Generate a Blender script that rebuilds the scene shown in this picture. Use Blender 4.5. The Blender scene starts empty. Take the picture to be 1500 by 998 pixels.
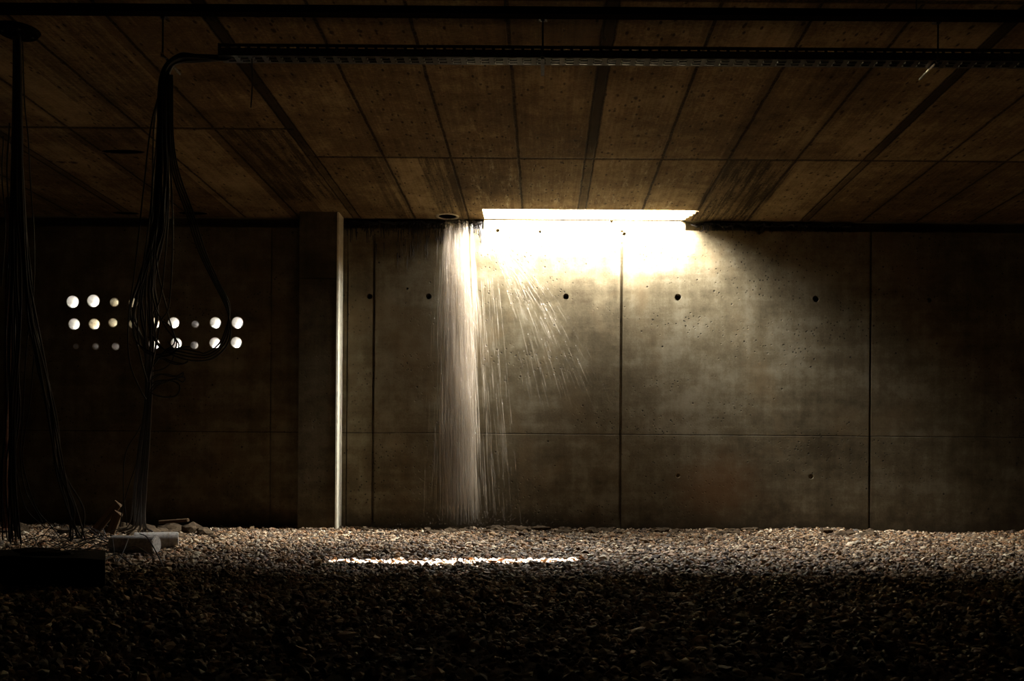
import bpy, bmesh, math, random
import numpy as np
from mathutils import Vector, Matrix, noise

random.seed(7); rng = np.random.default_rng(7)
S = bpy.context.scene
COL = S.collection
PI = math.pi

# ---------------------------------------------------------------- camera model
F = 1400.0; CX, CY = 795.0, 690.0; H = 0.58; ROLL = 0.0072; SKY = 510.0
DW = 9.2            # distance to the far wall
ZC = 3.0            # ceiling height
c_, s_ = math.cos(ROLL), math.sin(ROLL)
def P(px, py, Y):
    u, v = px - CX, py - CY
    return Vector(((u*c_ + v*s_)*Y/F, Y, H + (u*s_ - v*c_)*Y/F))
def PZ(px, py, z):
    u, v = px - CX, py - CY
    k = (u*s_ - v*c_)
    Y = (z - H)*F/k
    return Vector(((u*c_ + v*s_)*Y/F, Y, z))

cam = bpy.data.cameras.new('camera'); co = bpy.data.objects.new('camera', cam)
COL.objects.link(co); S.camera = co
co.matrix_world = Matrix.Translation((0, 0, H)) @ Matrix.Rotation(PI/2, 4, 'X') @ Matrix.Rotation(ROLL, 4, 'Z')
cam.sensor_width = 36; cam.lens = 36*F/1500
cam.shift_x = -(CX-750)/1500; cam.shift_y = (CY-499)/1500
cam.clip_start = 0.02; cam.clip_end = 200

# ---------------------------------------------------------------- node helper
class NT:
    def __init__(s, name, rough=0.8, spec=0.3):
        s.m = bpy.data.materials.new(name); s.m.use_nodes = True
        s.t = s.m.node_tree; s.n = s.t.nodes; s.l = s.t.links
        s.bsdf = s.n['Principled BSDF']; s.out = s.n['Material Output']
        s.bsdf.inputs['Roughness'].default_value = rough
        s.bsdf.inputs['Specular IOR Level'].default_value = spec
    def w(s, x): return E(s, x)
    def put(s, sock, v):
        if isinstance(v, E): s.l.new(v.s, sock)
        elif isinstance(v, bpy.types.NodeSocket): s.l.new(v, sock)
        else: sock.default_value = v
    def math(s, op, a, b=None, c=None, clamp=False):
        n = s.n.new('ShaderNodeMath'); n.operation = op; n.use_clamp = clamp
        s.put(n.inputs[0], a)
        if b is not None: s.put(n.inputs[1], b)
        if c is not None: s.put(n.inputs[2], c)
        return E(s, n.outputs[0])
    def coord(s):
        return s.n.new('ShaderNodeTexCoord').outputs['Object']
    def xyz(s):
        n = s.n.new('ShaderNodeSeparateXYZ'); s.l.new(s.coord(), n.inputs[0])
        return [E(s, o) for o in n.outputs]
    def comb(s, x, y, z):
        n = s.n.new('ShaderNodeCombineXYZ')
        for i, v in enumerate((x, y, z)): s.put(n.inputs[i], v)
        return n.outputs[0]
    def noise(s, vec, scale, detail=4, rough=0.6, dist=0.0):
        n = s.n.new('ShaderNodeTexNoise'); s.put(n.inputs['Vector'], vec)
        n.inputs['Scale'].default_value = scale; n.inputs['Detail'].default_value = detail
        n.inputs['Roughness'].default_value = rough; n.inputs['Distortion'].default_value = dist
        return E(s, n.outputs['Fac'])
    def scaled(s, x, y, z, sx, sy, sz):
        return s.comb(x*sx, y*sy, z*sz)
    def voro(s, vec, scale):
        n = s.n.new('ShaderNodeTexVoronoi'); s.put(n.inputs['Vector'], vec)
        n.inputs['Scale'].default_value = scale
        return E(s, n.outputs['Distance']), n.outputs['Color']
    def white(s, vec):
        n = s.n.new('ShaderNodeTexWhiteNoise'); s.put(n.inputs['Vector'], vec)
        return E(s, n.outputs['Value'])
    def step(s, v, a, b, o0=0.0, o1=1.0):
        n = s.n.new('ShaderNodeMapRange'); n.interpolation_type = 'SMOOTHSTEP'
        s.put(n.inputs['Value'], v)
        for i, q in zip(('From Min', 'From Max', 'To Min', 'To Max'), (a, b, o0, o1)):
            n.inputs[i].default_value = q
        return E(s, n.outputs[0])
    def mix(s, f, a, b, mode='MIX'):
        n = s.n.new('ShaderNodeMix'); n.data_type = 'RGBA'; n.blend_type = mode
        s.put(n.inputs[0], f)
        for i, v in ((6, a), (7, b)):
            if isinstance(v, tuple): v = (*v, 1) if len(v) == 3 else v
            s.put(n.inputs[i], v)
        return n.outputs[2]
    def ramp(s, f, stops, const=False):
        n = s.n.new('ShaderNodeValToRGB'); s.put(n.inputs[0], f)
        e = n.color_ramp.elements
        if const: n.color_ramp.interpolation = 'CONSTANT'
        while len(e) < len(stops): e.new(0.5)
        for q, (p, cc) in zip(e, stops): q.position = p; q.color = (*cc, 1)
        return n.outputs[0]
    def color(s, v): s.put(s.bsdf.inputs['Base Color'], (*v, 1) if isinstance(v, tuple) else v)
    def bump(s, h, strength=0.5, dist=0.01):
        n = s.n.new('ShaderNodeBump'); n.inputs['Strength'].default_value = strength
        n.inputs['Distance'].default_value = dist
        s.put(n.inputs['Height'], h); s.l.new(n.outputs[0], s.bsdf.inputs['Normal'])
class E:
    def __init__(s, t, so): s.t = t; s.s = so
    def __add__(s, o): return s.t.math('ADD', s, o)
    __radd__ = __add__
    def __sub__(s, o): return s.t.math('SUBTRACT', s, o)
    def __rsub__(s, o): return s.t.math('SUBTRACT', o, s)
    def __mul__(s, o): return s.t.math('MULTIPLY', s, o)
    __rmul__ = __mul__
    def abs(s): return s.t.math('ABSOLUTE', s)
    def max(s, o): return s.t.math('MAXIMUM', s, o)
    def min(s, o): return s.t.math('MINIMUM', s, o)
    def gt(s, o): return s.t.math('GREATER_THAN', s, o)
    def lt(s, o): return s.t.math('LESS_THAN', s, o)

# ---------------------------------------------------------------- materials
ZJ = P(1000, 637.5, DW).z           # horizontal formwork joint of the far wall
ZTOP = P(860, 337, DW).z            # top of the formwork, recessed band above

def concrete_wall(name, joint=True, dark=1.0):
    t = NT(name, 0.85, 0.12); x, y, z = t.xyz()
    v = t.comb(x, y, z)
    big = t.noise(v, 0.9, 5, 0.6); mid = t.noise(v, 5.5, 6, 0.68); fine = t.noise(v, 60, 4, 0.7)
    streak = t.noise(t.scaled(x, y, z, 14, 14, 0.7), 1.0, 4, 0.6)
    horiz = t.noise(t.scaled(x, y, z, 0.8, 0.8, 9), 1.0, 4, 0.6)
    f = big*0.36 + mid*0.40 + streak*0.14 + horiz*0.2 + fine*0.14
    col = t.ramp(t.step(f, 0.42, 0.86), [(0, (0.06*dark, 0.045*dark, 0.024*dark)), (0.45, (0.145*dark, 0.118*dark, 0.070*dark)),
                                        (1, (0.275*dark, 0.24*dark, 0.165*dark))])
    # brown discolouration patches
    br = t.step(t.noise(v, 1.3, 4, 0.6, 0.6), 0.52, 0.68)
    col = t.mix(br*0.45, col, (0.19*dark, 0.135*dark, 0.07*dark))
    # bug holes
    d1, c1 = t.voro(v, 9); w1 = t.white(c1)
    h1 = t.step(d1, 0.06, 0.11, 1, 0)*w1.gt(0.62)
    d2, c2 = t.voro(v, 32); w2 = t.white(c2)
    dens = t.step(t.noise(t.scaled(x, y, z, 0.9, 0.9, 2.6), 1.0, 3, 0.6), 0.46, 0.62)
    h2 = t.step(d2, 0.14, 0.30, 1, 0)*w2.gt(0.55)*dens
    spots = h1.max(h2)
    col = t.mix(spots*0.85, col, (0.02, 0.016, 0.01))
    hh = 0.0
    height = mid*0.25 + fine*0.35 - spots*1.2
    if joint:
        wob = (t.noise(t.comb(x, 0.0, 0.0), 6, 4, 0.6) - 0.5)*0.012
        jl = t.step((z - ZJ + wob).abs(), 0.001, 0.007, 1, 0)
        jl = jl*t.step(t.noise(t.comb(x, 0.0, 0.0), 9, 4, 0.7), 0.32, 0.5, 0.35, 1)
        col = t.mix(jl*0.8, col, (0.015, 0.011, 0.007))
        height = height - jl
        # darker brown towards the wall foot, edge broken by noise
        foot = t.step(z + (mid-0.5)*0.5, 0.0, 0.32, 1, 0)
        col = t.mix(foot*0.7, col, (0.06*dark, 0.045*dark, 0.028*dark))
        # rust-brown blotch low on the right bay
        c = P(1055, 712, DW)
        dx = (x - c.x)*1.6; dz = (z - c.z)*2.2
        rr = t.math('SQRT', dx*dx + dz*dz) + (mid-0.5)*0.9
        col = t.mix(t.step(rr, 0.1, 0.9, 0.55, 0), col, (0.17, 0.085, 0.035))
    t.color(col); t.bump(height, 0.5, 0.006)
    return t.m

def concrete_ceiling():
    t = NT('board_marked_concrete', 0.95, 0.03); x, y, z = t.xyz()
    PER = 2.15
    u = t.math('FLOORED_MODULO', x - (0.345 - 0.28), PER)    # 0.28 = strip centre
    o = u - 0.28
    wob = (t.noise(t.scaled(x, y, z, 2, 5, 1), 1.0, 4, 0.7) - 0.5)*0.022
    o2 = o + wob
    strip_d = (o.abs() - 0.036)
    strip = t.step(strip_d, -0.004, 0.004, 1, 0)
    edge = t.step((strip_d + wob).abs(), 0.002, 0.012, 1, 0)
    ln = t.step((o2 - 0.56).abs(), 0.005, 0.015, 1, 0)
    for q in (1.075, 1.60):
        ln = ln.max(t.step((o2 - q).abs(), 0.005, 0.015, 1, 0))
    halo = t.step((o - 0.56).abs(), 0.0, 0.06, 1, 0)
    for q in (0.0, 1.075, 1.60): halo = halo.max(t.step((o - q).abs(), 0.0, 0.09, 1, 0))
    wy = (t.noise(t.comb(x, 0.0, 0.0), 5, 4, 0.7) - 0.5)*0.02
    left = x.lt(-1.79)
    yj = y + wy + left*0.60
    cross = t.step((yj - 7.40).abs(), 0.010, 0.030, 1, 0).max(t.step((yj - 4.9).abs(), 0.010, 0.030, 1, 0)).max(t.step((yj - 2.4).abs(), 0.010, 0.030, 1, 0))
    # panel id
    pid = t.math('FLOOR', t.math('DIVIDE', u - 0.28 + 0.02, 0.515)); per = t.math('FLOOR', t.math('DIVIDE', x - 0.065, PER))
    row = yj.gt(7.40)
    tone = t.white(t.comb(pid, per, row))
    grain = t.noise(t.scaled(x, y, z, 55, 1.6, 1), 1.0, 5, 0.65)
    grain2 = t.noise(t.scaled(x, y, z, 16, 0.8, 1), 1.0, 4, 0.6)
    big = t.noise(t.comb(x, y, z), 1.4, 5, 0.65); fine = t.noise(t.comb(x, y, z), 45, 4, 0.75)
    mid = t.noise(t.comb(x, y, z), 7, 6, 0.72)
    f = tone*0.10 + grain*0.16 + grain2*0.14 + big*0.40 + fine*0.26 + mid*0.22
    col = t.ramp(t.step(f, 0.42, 0.86), [(0, (0.045, 0.026, 0.012)), (0.45, (0.15, 0.102, 0.05)), (1, (0.37, 0.275, 0.145))])
    # dark grained stains on single boards
    def rect(x0, x1, y0, y1, k):
        e = (grain2 - 0.5)*0.25
        m = t.step(x + e, x0 - 0.02, x0 + 0.02)*t.step(x + e, x1 - 0.02, x1 + 0.02, 1, 0)*t.step(y, y0 - 0.02, y0 + 0.02)*t.step(y, y1 - 0.1, y1 + 0.1, 1, 0)
        return m*k
    gr = t.step(t.noise(t.scaled(x, y, z, 24, 1.0, 1), 1.0, 6, 0.75) + (fine-0.5)*0.25, 0.40, 0.60, 1, 0.25)
    st = rect(1.42, 1.95, 7.41, 9.3, 1.0).max(rect(-0.98, -0.74, 7.41, 9.3, 0.8)).max(rect(-1.42, -1.22, 7.41, 9.3, 0.6)).max(
         rect(-2.35, -1.84, 6.81, 8.6, 0.9)).max(rect(-3.1, -2.45, 4.4, 6.81, 0.6)).max(rect(-3.6, -3.2, 6.9, 9.3, 0.4))
    col = t.mix(st*gr*0.95, col, (0.03, 0.02, 0.011))
    # pale streaks in front of the opening, stronger towards it
    pale_streaks = t.step(t.noise(t.scaled(x, y, z, 13, 2.2, 1), 1.0, 6, 0.8), 0.52, 0.70)*rect(-0.6, 1.2, 5.6, 8.9, 0.7)
    pale_streaks = pale_streaks*t.step(y, 6.2, 8.4, 0.25, 1)
    col = t.mix(pale_streaks, col, (0.50, 0.42, 0.26))
    sc = P(815, 255, 8.0)
    # black pits
    d1, c1 = t.voro(t.scaled(x, y, z, 1, 0.55, 1), 9); w1 = t.white(c1)
    pit = t.step(d1 + (fine-0.5)*0.2, 0.08, 0.17, 1, 0)*w1.gt(0.6)
    d2, c2 = t.voro(t.scaled(x, y, z, 1, 0.4, 1), 26); w2 = t.white(c2)
    pit = pit.max(t.step(d2, 0.14, 0.30, 1, 0)*w2.gt(0.66))
    col = t.mix(pit*0.75, col, (0.02, 0.013, 0.007))
    rag = t.step(fine, 0.3, 0.6, 0.4, 1)
    col = t.mix(halo*0.35*rag, col, (0.05, 0.033, 0.018))
    nearstrip = t.step(y, 6.9, 7.5, 0.85, 0.35)
    col = t.mix(strip*nearstrip, col, (0.02, 0.014, 0.009))
    J = ln.max(edge).max(cross)
    col = t.mix(J*rag*0.92, col, (0.012, 0.008, 0.005))
    t.color(col); t.bump(grain*0.25 + fine*0.4 - J*1.4 - pit*0.8 - strip*0.8, 0.55, 0.006)
    return t.m

def simple(name, col, rough=0.6, metal=0.0, var=0.35, scale=18, spec=0.35, bump=0.3, bd=0.003):
    t = NT(name, rough, spec); x, y, z = t.xyz()
    n = t.noise(t.comb(x, y, z), scale, 5, 0.65)
    lo = tuple(q*(1-var) for q in col); hi = tuple(min(1, q*(1+var)) for q in col)
    t.color(t.ramp(t.step(n, 0.3, 0.7), [(0, lo), (1, hi)]))
    t.bsdf.inputs['Metallic'].default_value = metal
    if bump: t.bump(n, bump, bd)
    return t.m

def gravel_mat():
    t = NT('gravel_stone', 0.65, 0.25)
    g = t.n.new('ShaderNodeNewGeometry'); r = E(t, g.outputs['Random Per Island'])
    col = t.ramp(r, [(0, (0.018, 0.010, 0.005)), (0.28, (0.08, 0.042, 0.018)), (0.4, (0.30, 0.185, 0.09)), (0.54, (0.10, 0.08, 0.06)),
                     (0.66, (0.44, 0.29, 0.155)), (0.80, (0.24, 0.10, 0.035)), (0.92, (0.80, 0.68, 0.48)), (1, (0.07, 0.06, 0.05))])
    x, y, z = t.xyz(); n = t.noise(t.comb(x, y, z), 140, 3, 0.6)
    big = t.noise(t.comb(x, y, z), 1.1, 3, 0.6)
    col = t.mix(t.step(n, 0.35, 0.65)*0.3, col, (0.12, 0.09, 0.06))
    # pale dust trodden into streaks
    dust = t.step(t.noise(t.scaled(x, y, z, 0.9, 2.8, 1), 1.0, 4, 0.6), 0.54, 0.66)
    col = t.mix(dust*0.25, col, (0.26, 0.22, 0.17))
    t.color(col); t.bump(n, 0.4, 0.002)
    return t.m

M = {}
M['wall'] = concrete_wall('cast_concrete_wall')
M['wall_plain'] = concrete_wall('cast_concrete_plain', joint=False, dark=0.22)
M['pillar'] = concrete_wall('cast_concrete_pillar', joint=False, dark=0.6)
M['ceiling'] = concrete_ceiling()
M['gravel'] = gravel_mat()
M['soil'] = simple('dusty_soil', (0.05, 0.03, 0.015), 0.95, 0, 0.5, 30, 0.1, 0.8, 0.01)
M['cable'] = simple('black_cable_sheath', (0.018, 0.016, 0.015), 0.42, 0, 0.3, 30, 0.5, 0.1)
M['galv'] = simple('galvanised_steel', (0.045, 0.04, 0.032), 0.38, 1.0, 0.2, 60, 0.5, 0.15, 0.001)
M['galv_dark'] = simple('dull_dark_steel', (0.06, 0.055, 0.05), 0.5, 0.8, 0.3, 40, 0.4, 0.15, 0.001)
M['steel'] = simple('bright_steel', (0.9, 0.9, 0.87), 0.22, 1.0, 0.05, 50, 0.5, 0.0)
M['black_paint'] = simple('black_painted_steel', (0.008, 0.006, 0.005), 0.9, 0.0, 0.2, 50, 0.0, 0.0)  # painted steel; also lines the ceiling recesses to paint their shade
M['rim'] = simple('slot_rim_steel', (0.92, 0.9, 0.85), 0.16, 1.0, 0.1, 50, 0.5, 0.0)
M['bead'] = simple('pale_render', (0.84, 0.78, 0.60), 0.8, 0.0, 0.12, 14, 0.2, 0.3)
M['pvc'] = simple('white_plastic', (0.82, 0.80, 0.76), 0.5, 0, 0.06, 20, 0.4, 0.0)
M['pvc_dimmed'] = simple('dimmed_plastic', (0.36, 0.34, 0.32), 0.6, 0, 0.2, 20, 0.4, 0.0)  # grey colour stands in for daylight blocked at the far end
M['pvc_cream'] = simple('yellowed_plastic', (0.74, 0.69, 0.57), 0.5, 0, 0.3, 35, 0.4, 0.0)
M['core'] = simple('grey_cement', (0.46, 0.43, 0.40), 0.85, 0, 0.35, 45, 0.2, 0.4, 0.004)
M['block'] = simple('dark_cement_block', (0.018, 0.015, 0.012), 0.95, 0, 0.4, 25, 0.15, 0.7, 0.01)
M['rubble'] = simple('broken_cement', (0.075, 0.052, 0.03), 0.9, 0, 0.4, 22, 0.15, 0.7, 0.01)
M['rust'] = simple('rusty_iron', (0.16, 0.07, 0.035), 0.8, 0.2, 0.5, 25, 0.3, 0.5, 0.003)
M['tar'] = simple('black_tar', (0.010, 0.008, 0.007), 0.55, 0, 0.3, 30, 0.4, 0.6, 0.004)
M['ring'] = simple('pale_cement_collar', (0.42, 0.36, 0.26), 0.85, 0, 0.25, 40, 0.2, 0.4, 0.003)
M['recess_cement'] = simple('brown_cement', (0.12, 0.08, 0.045), 0.9, 0, 0.4, 40, 0.1, 0.4, 0.003)
def wood():
    t = NT('weathered_board', 0.85, 0.15); x, y, z = t.xyz()
    g = t.noise(t.scaled(x, y, z, 2, 40, 40), 1.0, 5, 0.6)
    t.color(t.ramp(g, [(0.3, (0.04, 0.024, 0.012)), (0.7, (0.15, 0.095, 0.05))])); t.bump(g, 0.5, 0.003)
    return t.m
M['wood'] = wood()
def water(name, alpha):
    t = NT(name, 0.3, 0.5)
    tr = t.n.new('ShaderNodeBsdfTransparent'); d = t.n.new('ShaderNodeBsdfDiffuse'); tl = t.n.new('ShaderNodeBsdfTranslucent')
    gl = t.n.new('ShaderNodeBsdfGlossy'); gl.inputs['Roughness'].default_value = 0.25
    d.inputs[0].default_value = (0.62, 0.53, 0.41, 1); tl.inputs[0].default_value = (0.62, 0.53, 0.41, 1)
    a = t.n.new('ShaderNodeMixShader'); a.inputs[0].default_value = 0.5
    t.l.new(d.outputs[0], a.inputs[1]); t.l.new(tl.outputs[0], a.inputs[2])
    a2 = t.n.new('ShaderNodeMixShader'); a2.inputs[0].default_value = 0.15
    t.l.new(a.outputs[0], a2.inputs[1]); t.l.new(gl.outputs[0], a2.inputs[2])
    b = t.n.new('ShaderNodeMixShader'); b.inputs[0].default_value = alpha
    t.l.new(tr.outputs[0], b.inputs[1]); t.l.new(a2.outputs[0], b.inputs[2])
    t.l.new(b.outputs[0], t.out.inputs['Surface'])
    t.n.remove(t.bsdf)
    return t.m
M['water'] = water('falling_water', 0.32)
M['spray'] = water('sprayed_water', 0.22)

# ---------------------------------------------------------------- mesh helpers
def link(name, me, mat=None, parent=None, smooth=False):
    if isinstance(me, bmesh.types.BMesh):
        m = bpy.data.meshes.new(name); me.to_mesh(m); me.free(); me = m
    if mat is not None: me.materials.clear(); me.materials.append(M[mat] if isinstance(mat, str) else mat)
    if smooth: me.polygons.foreach_set('use_smooth', [True]*len(me.polygons))
    o = bpy.data.objects.new(name, me); COL.objects.link(o)
    if parent: o.parent = parent
    return o
def tag(o, label=None, cat=None, group=None, kind=None):
    for k, v in (('label', label), ('category', cat), ('group', group), ('kind', kind)):
        if v: o[k] = v
    return o
def empty(name, loc, label, cat, group=None):
    o = bpy.data.objects.new(name, None); COL.objects.link(o); o.location = loc; o.empty_display_size = 0.1
    return tag(o, label, cat, group)
def box(bm, x0, x1, y0, y1, z0, z1, rot=None, piv=None):
    r = bmesh.ops.create_cube(bm, size=1)
    m = Matrix.Translation(((x0+x1)/2, (y0+y1)/2, (z0+z1)/2)) @ Matrix.Diagonal((x1-x0, y1-y0, z1-z0, 1))
    if rot is not None: m = Matrix.Translation(piv) @ rot @ Matrix.Translation(-piv) @ m
    bmesh.ops.transform(bm, matrix=m, verts=r['verts']); return r['verts']
def cyl(bm, a, b, r1, r2=None, seg=16, caps=True):
    a, b = Vector(a), Vector(b); d = b - a
    q = d.to_track_quat('Z', 'Y').to_matrix().to_4x4()
    r = bmesh.ops.create_cone(bm, cap_ends=caps, segments=seg, radius1=r1, radius2=r1 if r2 is None else r2, depth=d.length,
                              matrix=Matrix.Translation((a+b)/2) @ q)
    return r['verts']
def smooth_path(pts, n=8):
    pts = [Vector(p) for p in pts]; out = []
    p = [pts[0]*2-pts[1]] + pts + [pts[-1]*2-pts[-2]]
    for i in range(1, len(p)-2):
        for k in range(n):
            t = k/n; a, b, c, d = p[i-1], p[i], p[i+1], p[i+2]
            out.append(0.5*((2*b) + (c-a)*t + (2*a-5*b+4*c-d)*t*t + (3*b-a-3*c+d)*t**3))
    out.append(pts[-1]); return out
def tube(bm, pts, r, seg=6, n=8, smooth=True):
    pts = smooth_path(pts, n) if smooth else [Vector(p) for p in pts]
    rings = []; up = Vector((0.3, 0.9, 0.2)).normalized()
    for i, p in enumerate(pts):
        t = (pts[min(i+1, len(pts)-1)] - pts[max(i-1, 0)])
        if t.length < 1e-6: t = Vector((0, 0, 1))
        t.normalize(); a = t.cross(up)
        if a.length < 1e-3: a = t.cross(Vector((1, 0, 0)))
        a.normalize(); b = t.cross(a); up = b.cross(t)*-1 if False else up
        rr = r(i/(len(pts)-1)) if callable(r) else r
        rings.append([bm.verts.new(p + (a*math.cos(2*PI*k/seg) + b*math.sin(2*PI*k/seg))*rr) for k in range(seg)])
    for i in range(len(rings)-1):
        for k in range(seg):
            bm.faces.new((rings[i][k], rings[i][(k+1) % seg], rings[i+1][(k+1) % seg], rings[i+1][k]))
    bm.faces.new(rings[0][::-1]); bm.faces.new(rings[-1])
def bake_boolean(obj, cutters, solver='EXACT'):
    """cut the cutter bmesh objects out of obj, then drop them"""
    for cbm in cutters:
        me = bpy.data.meshes.new('cut'); cbm.to_mesh(me); cbm.free()
        c = bpy.data.objects.new('cut', me); COL.objects.link(c)
        md = obj.modifiers.new('b', 'BOOLEAN'); md.operation = 'DIFFERENCE'; md.object = c; md.solver = solver
        bpy.context.view_layer.update()
        dg = bpy.context.evaluated_depsgraph_get()
        new = bpy.data.meshes.new_from_object(obj.evaluated_get(dg))
        obj.modifiers.clear(); old = obj.data; mats = list(old.materials); obj.data = new; bpy.data.meshes.remove(old)
        new.materials.clear(); [new.materials.append(m) for m in mats]
        bpy.data.objects.remove(c); bpy.data.meshes.remove(me)
def rock(r, sq=(1, 1, 0.6), sub=2, rough=0.35, seed=0):
    bm = bmesh.new(); bmesh.ops.create_icosphere(bm, subdivisions=sub, radius=1)
    off = Vector((seed*7.3, seed*3.1, seed*1.7))
    for v in bm.verts:
        k = 1 + rough*noise.noise(v.co*1.3+off) + rough*0.5*noise.noise(v.co*3.1+off)
        v.co = Vector((v.co.x*sq[0]*k, v.co.y*sq[1]*k, v.co.z*sq[2]*k))*r
    return bm

# ================================================================ THE SHELL
XL, XR, YB = -8.2, 7.2, -3.0
ST = 0.165                                     # slab thickness above the opening
SY0 = PZ(866, 307.5, ZC).y                    # near edge of the opening
SX0 = PZ(707, 308, ZC).x; SX1 = PZ(1022, 309, ZC).x

# --- far wall, with grooves, tie holes and sleeve openings
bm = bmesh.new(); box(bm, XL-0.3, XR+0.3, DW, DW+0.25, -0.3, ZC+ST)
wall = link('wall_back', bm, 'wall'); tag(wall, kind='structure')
cut = []
for a_, b_, d_ in ((XL-0.5, SX0-0.01, 0.09), (SX0-0.012, SX1-0.058, 0.012), (SX1-0.06, XR+0.5, 0.09)):
    g = bmesh.new(); box(g, a_, b_, DW-0.1, DW+d_, ZTOP, ZC+0.004); cut.append(g)
for px, w, d in ((547, 0.026, 0.030), (909.5, 0.028, 0.028), (1274.5, 0.024, 0.03), (508.5, 0.012, 0.02), (397, 0.014, 0.02)):
    g = bmesh.new(); X = P(px, 560, DW).x; box(g, X-w/2, X+w/2, DW-0.1, DW+d, -0.5, ZTOP+0.002); cut.append(g)
ties = [(541.5, 434.5, 4), (628, 434.5, 4.2), (829, 434.5, 4.2), (993, 435.5, 4.8), (1195, 438, 4.6), (1361, 440, 3.5), (729, 337.5, 2.6),
        (914.5, 342.5, 2.6), (1111, 339.5, 4.2), (791, 339.5, 1.8), (896, 324, 2.2), (993, 697, 3.6), (1188, 698.5, 4.2), (655, 414, 1.8), (597, 423, 1.6)]
for px, py, r in ties:
    g = bmesh.new(); p = P(px, py, DW); R = r/F*DW
    cyl(g, p-Vector((0, 0.002, 0)), p+Vector((0, 0.005 if py > 600 else 0.06, 0)), R*1.05, R*0.75, 20); cut.append(g)
sleeves = [(106.6, 442.3, 8.8, 'w'), (136.9, 441, 8.9, 'w'), (167.7, 443, 6.2, 'c'), (195.3, 443.6, 6.3, 'c'),
           (108.7, 475, 8.1, 'w'), (138.2, 475, 7.8, 'c'), (165.5, 473, 6.4, 'c'), (195.3, 474.8, 6.2, 'c'), (225.6, 473.7, 8, 'c'),
           (254.5, 473, 8, 'w'), (286.1, 475.3, 5.2, 'g'), (315.6, 473, 8, 'w'), (347.8, 472.9, 8.2, 'w'),
           (111.2, 507.5, 3.6, 'g'), (140, 507.7, 4.6, 'g'), (169.3, 507.7, 5.2, 'g'),
           (226.1, 503.7, 7.8, 'w'), (258.3, 503, 7.8, 'w'), (284.8, 506, 5.6, 'g'), (315, 502.6, 7.9, 'w'), (346.2, 502, 7.9, 'w')]
for px, py, r, k in sleeves:
    g = bmesh.new(); p = P(px, py, DW); R = r/F*DW + 0.005
    cyl(g, p-Vector((0, 0.05, 0)), p+Vector((0, 0.4, 0)), R, None, 24); cut.append(g)
bake_boolean(wall, cut)
rowname = lambda py: 'top' if py < 460 else ('middle' if py < 490 else 'bottom')
order = ('leftmost', 'second from left', 'third from left', 'fourth from left', 'fifth from left', 'sixth from left', 'seventh from left', 'second from right', 'rightmost')
rows = {}
for s in sleeves: rows.setdefault(rowname(s[1]), []).append(s)
for rn, lst in rows.items():
    for i, (px, py, r, k) in enumerate(lst):
        p = P(px, py, DW); Ro = r/F*DW + 0.004; Ri = r/F*DW - 0.001
        bm = bmesh.new(); seg = 28; L = 0.25
        rings = []
        for (yy, rr) in ((-0.004, Ri), (-0.004, Ro), (L, Ro), (L, Ri)):
            rings.append([bm.verts.new((math.cos(2*PI*q/seg)*rr, yy, math.sin(2*PI*q/seg)*rr)) for q in range(seg)])
        for a in range(4):
            A, B = rings[a], rings[(a+1) % 4]
            for q in range(seg): bm.faces.new((A[q], A[(q+1) % seg], B[(q+1) % seg], B[q]))
        bmesh.ops.recalc_face_normals(bm, faces=bm.faces)
        o = link('pipe_sleeve', bm, {'w': 'pvc', 'c': 'pvc_cream', 'g': 'pvc_dimmed'}[k], smooth=False)
        o.location = p
        pos = 'rightmost' if i == len(lst)-1 else ('leftmost' if i == 0 else order[i] if i < 5 else {5: 'sixth', 6: 'seventh', 7: 'eighth'}[i] + ' from the left')
        pos = pos.replace('from left', 'from the left')
        look = {'w': 'bright white', 'c': 'cream tinted', 'g': 'small dim grey'}[k]
        tag(o, f'{look} round pipe sleeve in left wall, {pos} in {rn} row', 'pipe sleeve', 'round sleeves letting daylight through the left wall')

# --- ceiling slab with the torn opening and round recesses
bm = bmesh.new(); box(bm, XL-0.3, XR+0.3, YB-0.3, DW, ZC, ZC+ST)
ceil = link('ceiling', bm, 'ceiling'); tag(ceil, kind='structure')
g = bmesh.new()
rag = [(SX0, SY0)]
out = [(SX0-0.004, DW+0.1), (SX0, SY0)]
for i in range(7): out.append((SX0 + (SX1-SX0)*(i+1)/8, SY0 + random.uniform(-0.006, 0.006)))
out.append((SX1, SY0))
yy = SY0
for dx in (0.018, -0.012, 0.0, -0.035, -0.02, -0.06, -0.045, -0.085, -0.065, -0.10):
    yy += (DW - SY0)/10.5; out.append((SX1+dx, yy))
out.append((SX1-0.10, DW+0.1))
lo = [g.verts.new((x, y, ZC-0.05)) for x, y in out]; hi = [g.verts.new((x, y, ZC+ST+0.05)) for x, y in out]
g.faces.new(lo); g.faces.new(hi[::-1])
for i in range(len(out)):
    j = (i+1) % len(out); g.faces.new((lo[j], lo[i], hi[i], hi[j]))
bmesh.ops.recalc_face_normals(g, faces=g.faces)
cut = [g]
rec = [((148, 212), 222, 0.3, 'wide dark round recess in the ceiling left of the hanging cables'),
       ((642, 669), 317.2, 1.0, 'round pale rimmed recess in the ceiling beside the daylight opening'),
       ((164, 203), 312.3, 0.45, 'shallow round recess in the ceiling above the left wall, left of two'),
       ((260, 304), 312.3, 0.45, 'shallow round recess in the ceiling above the left wall, right of two'),
       ((84, 95), 237.5, 0.6, 'tiny round recess in the ceiling, left of a close pair'),
       ((102, 113), 238, 0.6, 'tiny round recess in the ceiling, right of a close pair')]
recs = []
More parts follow.
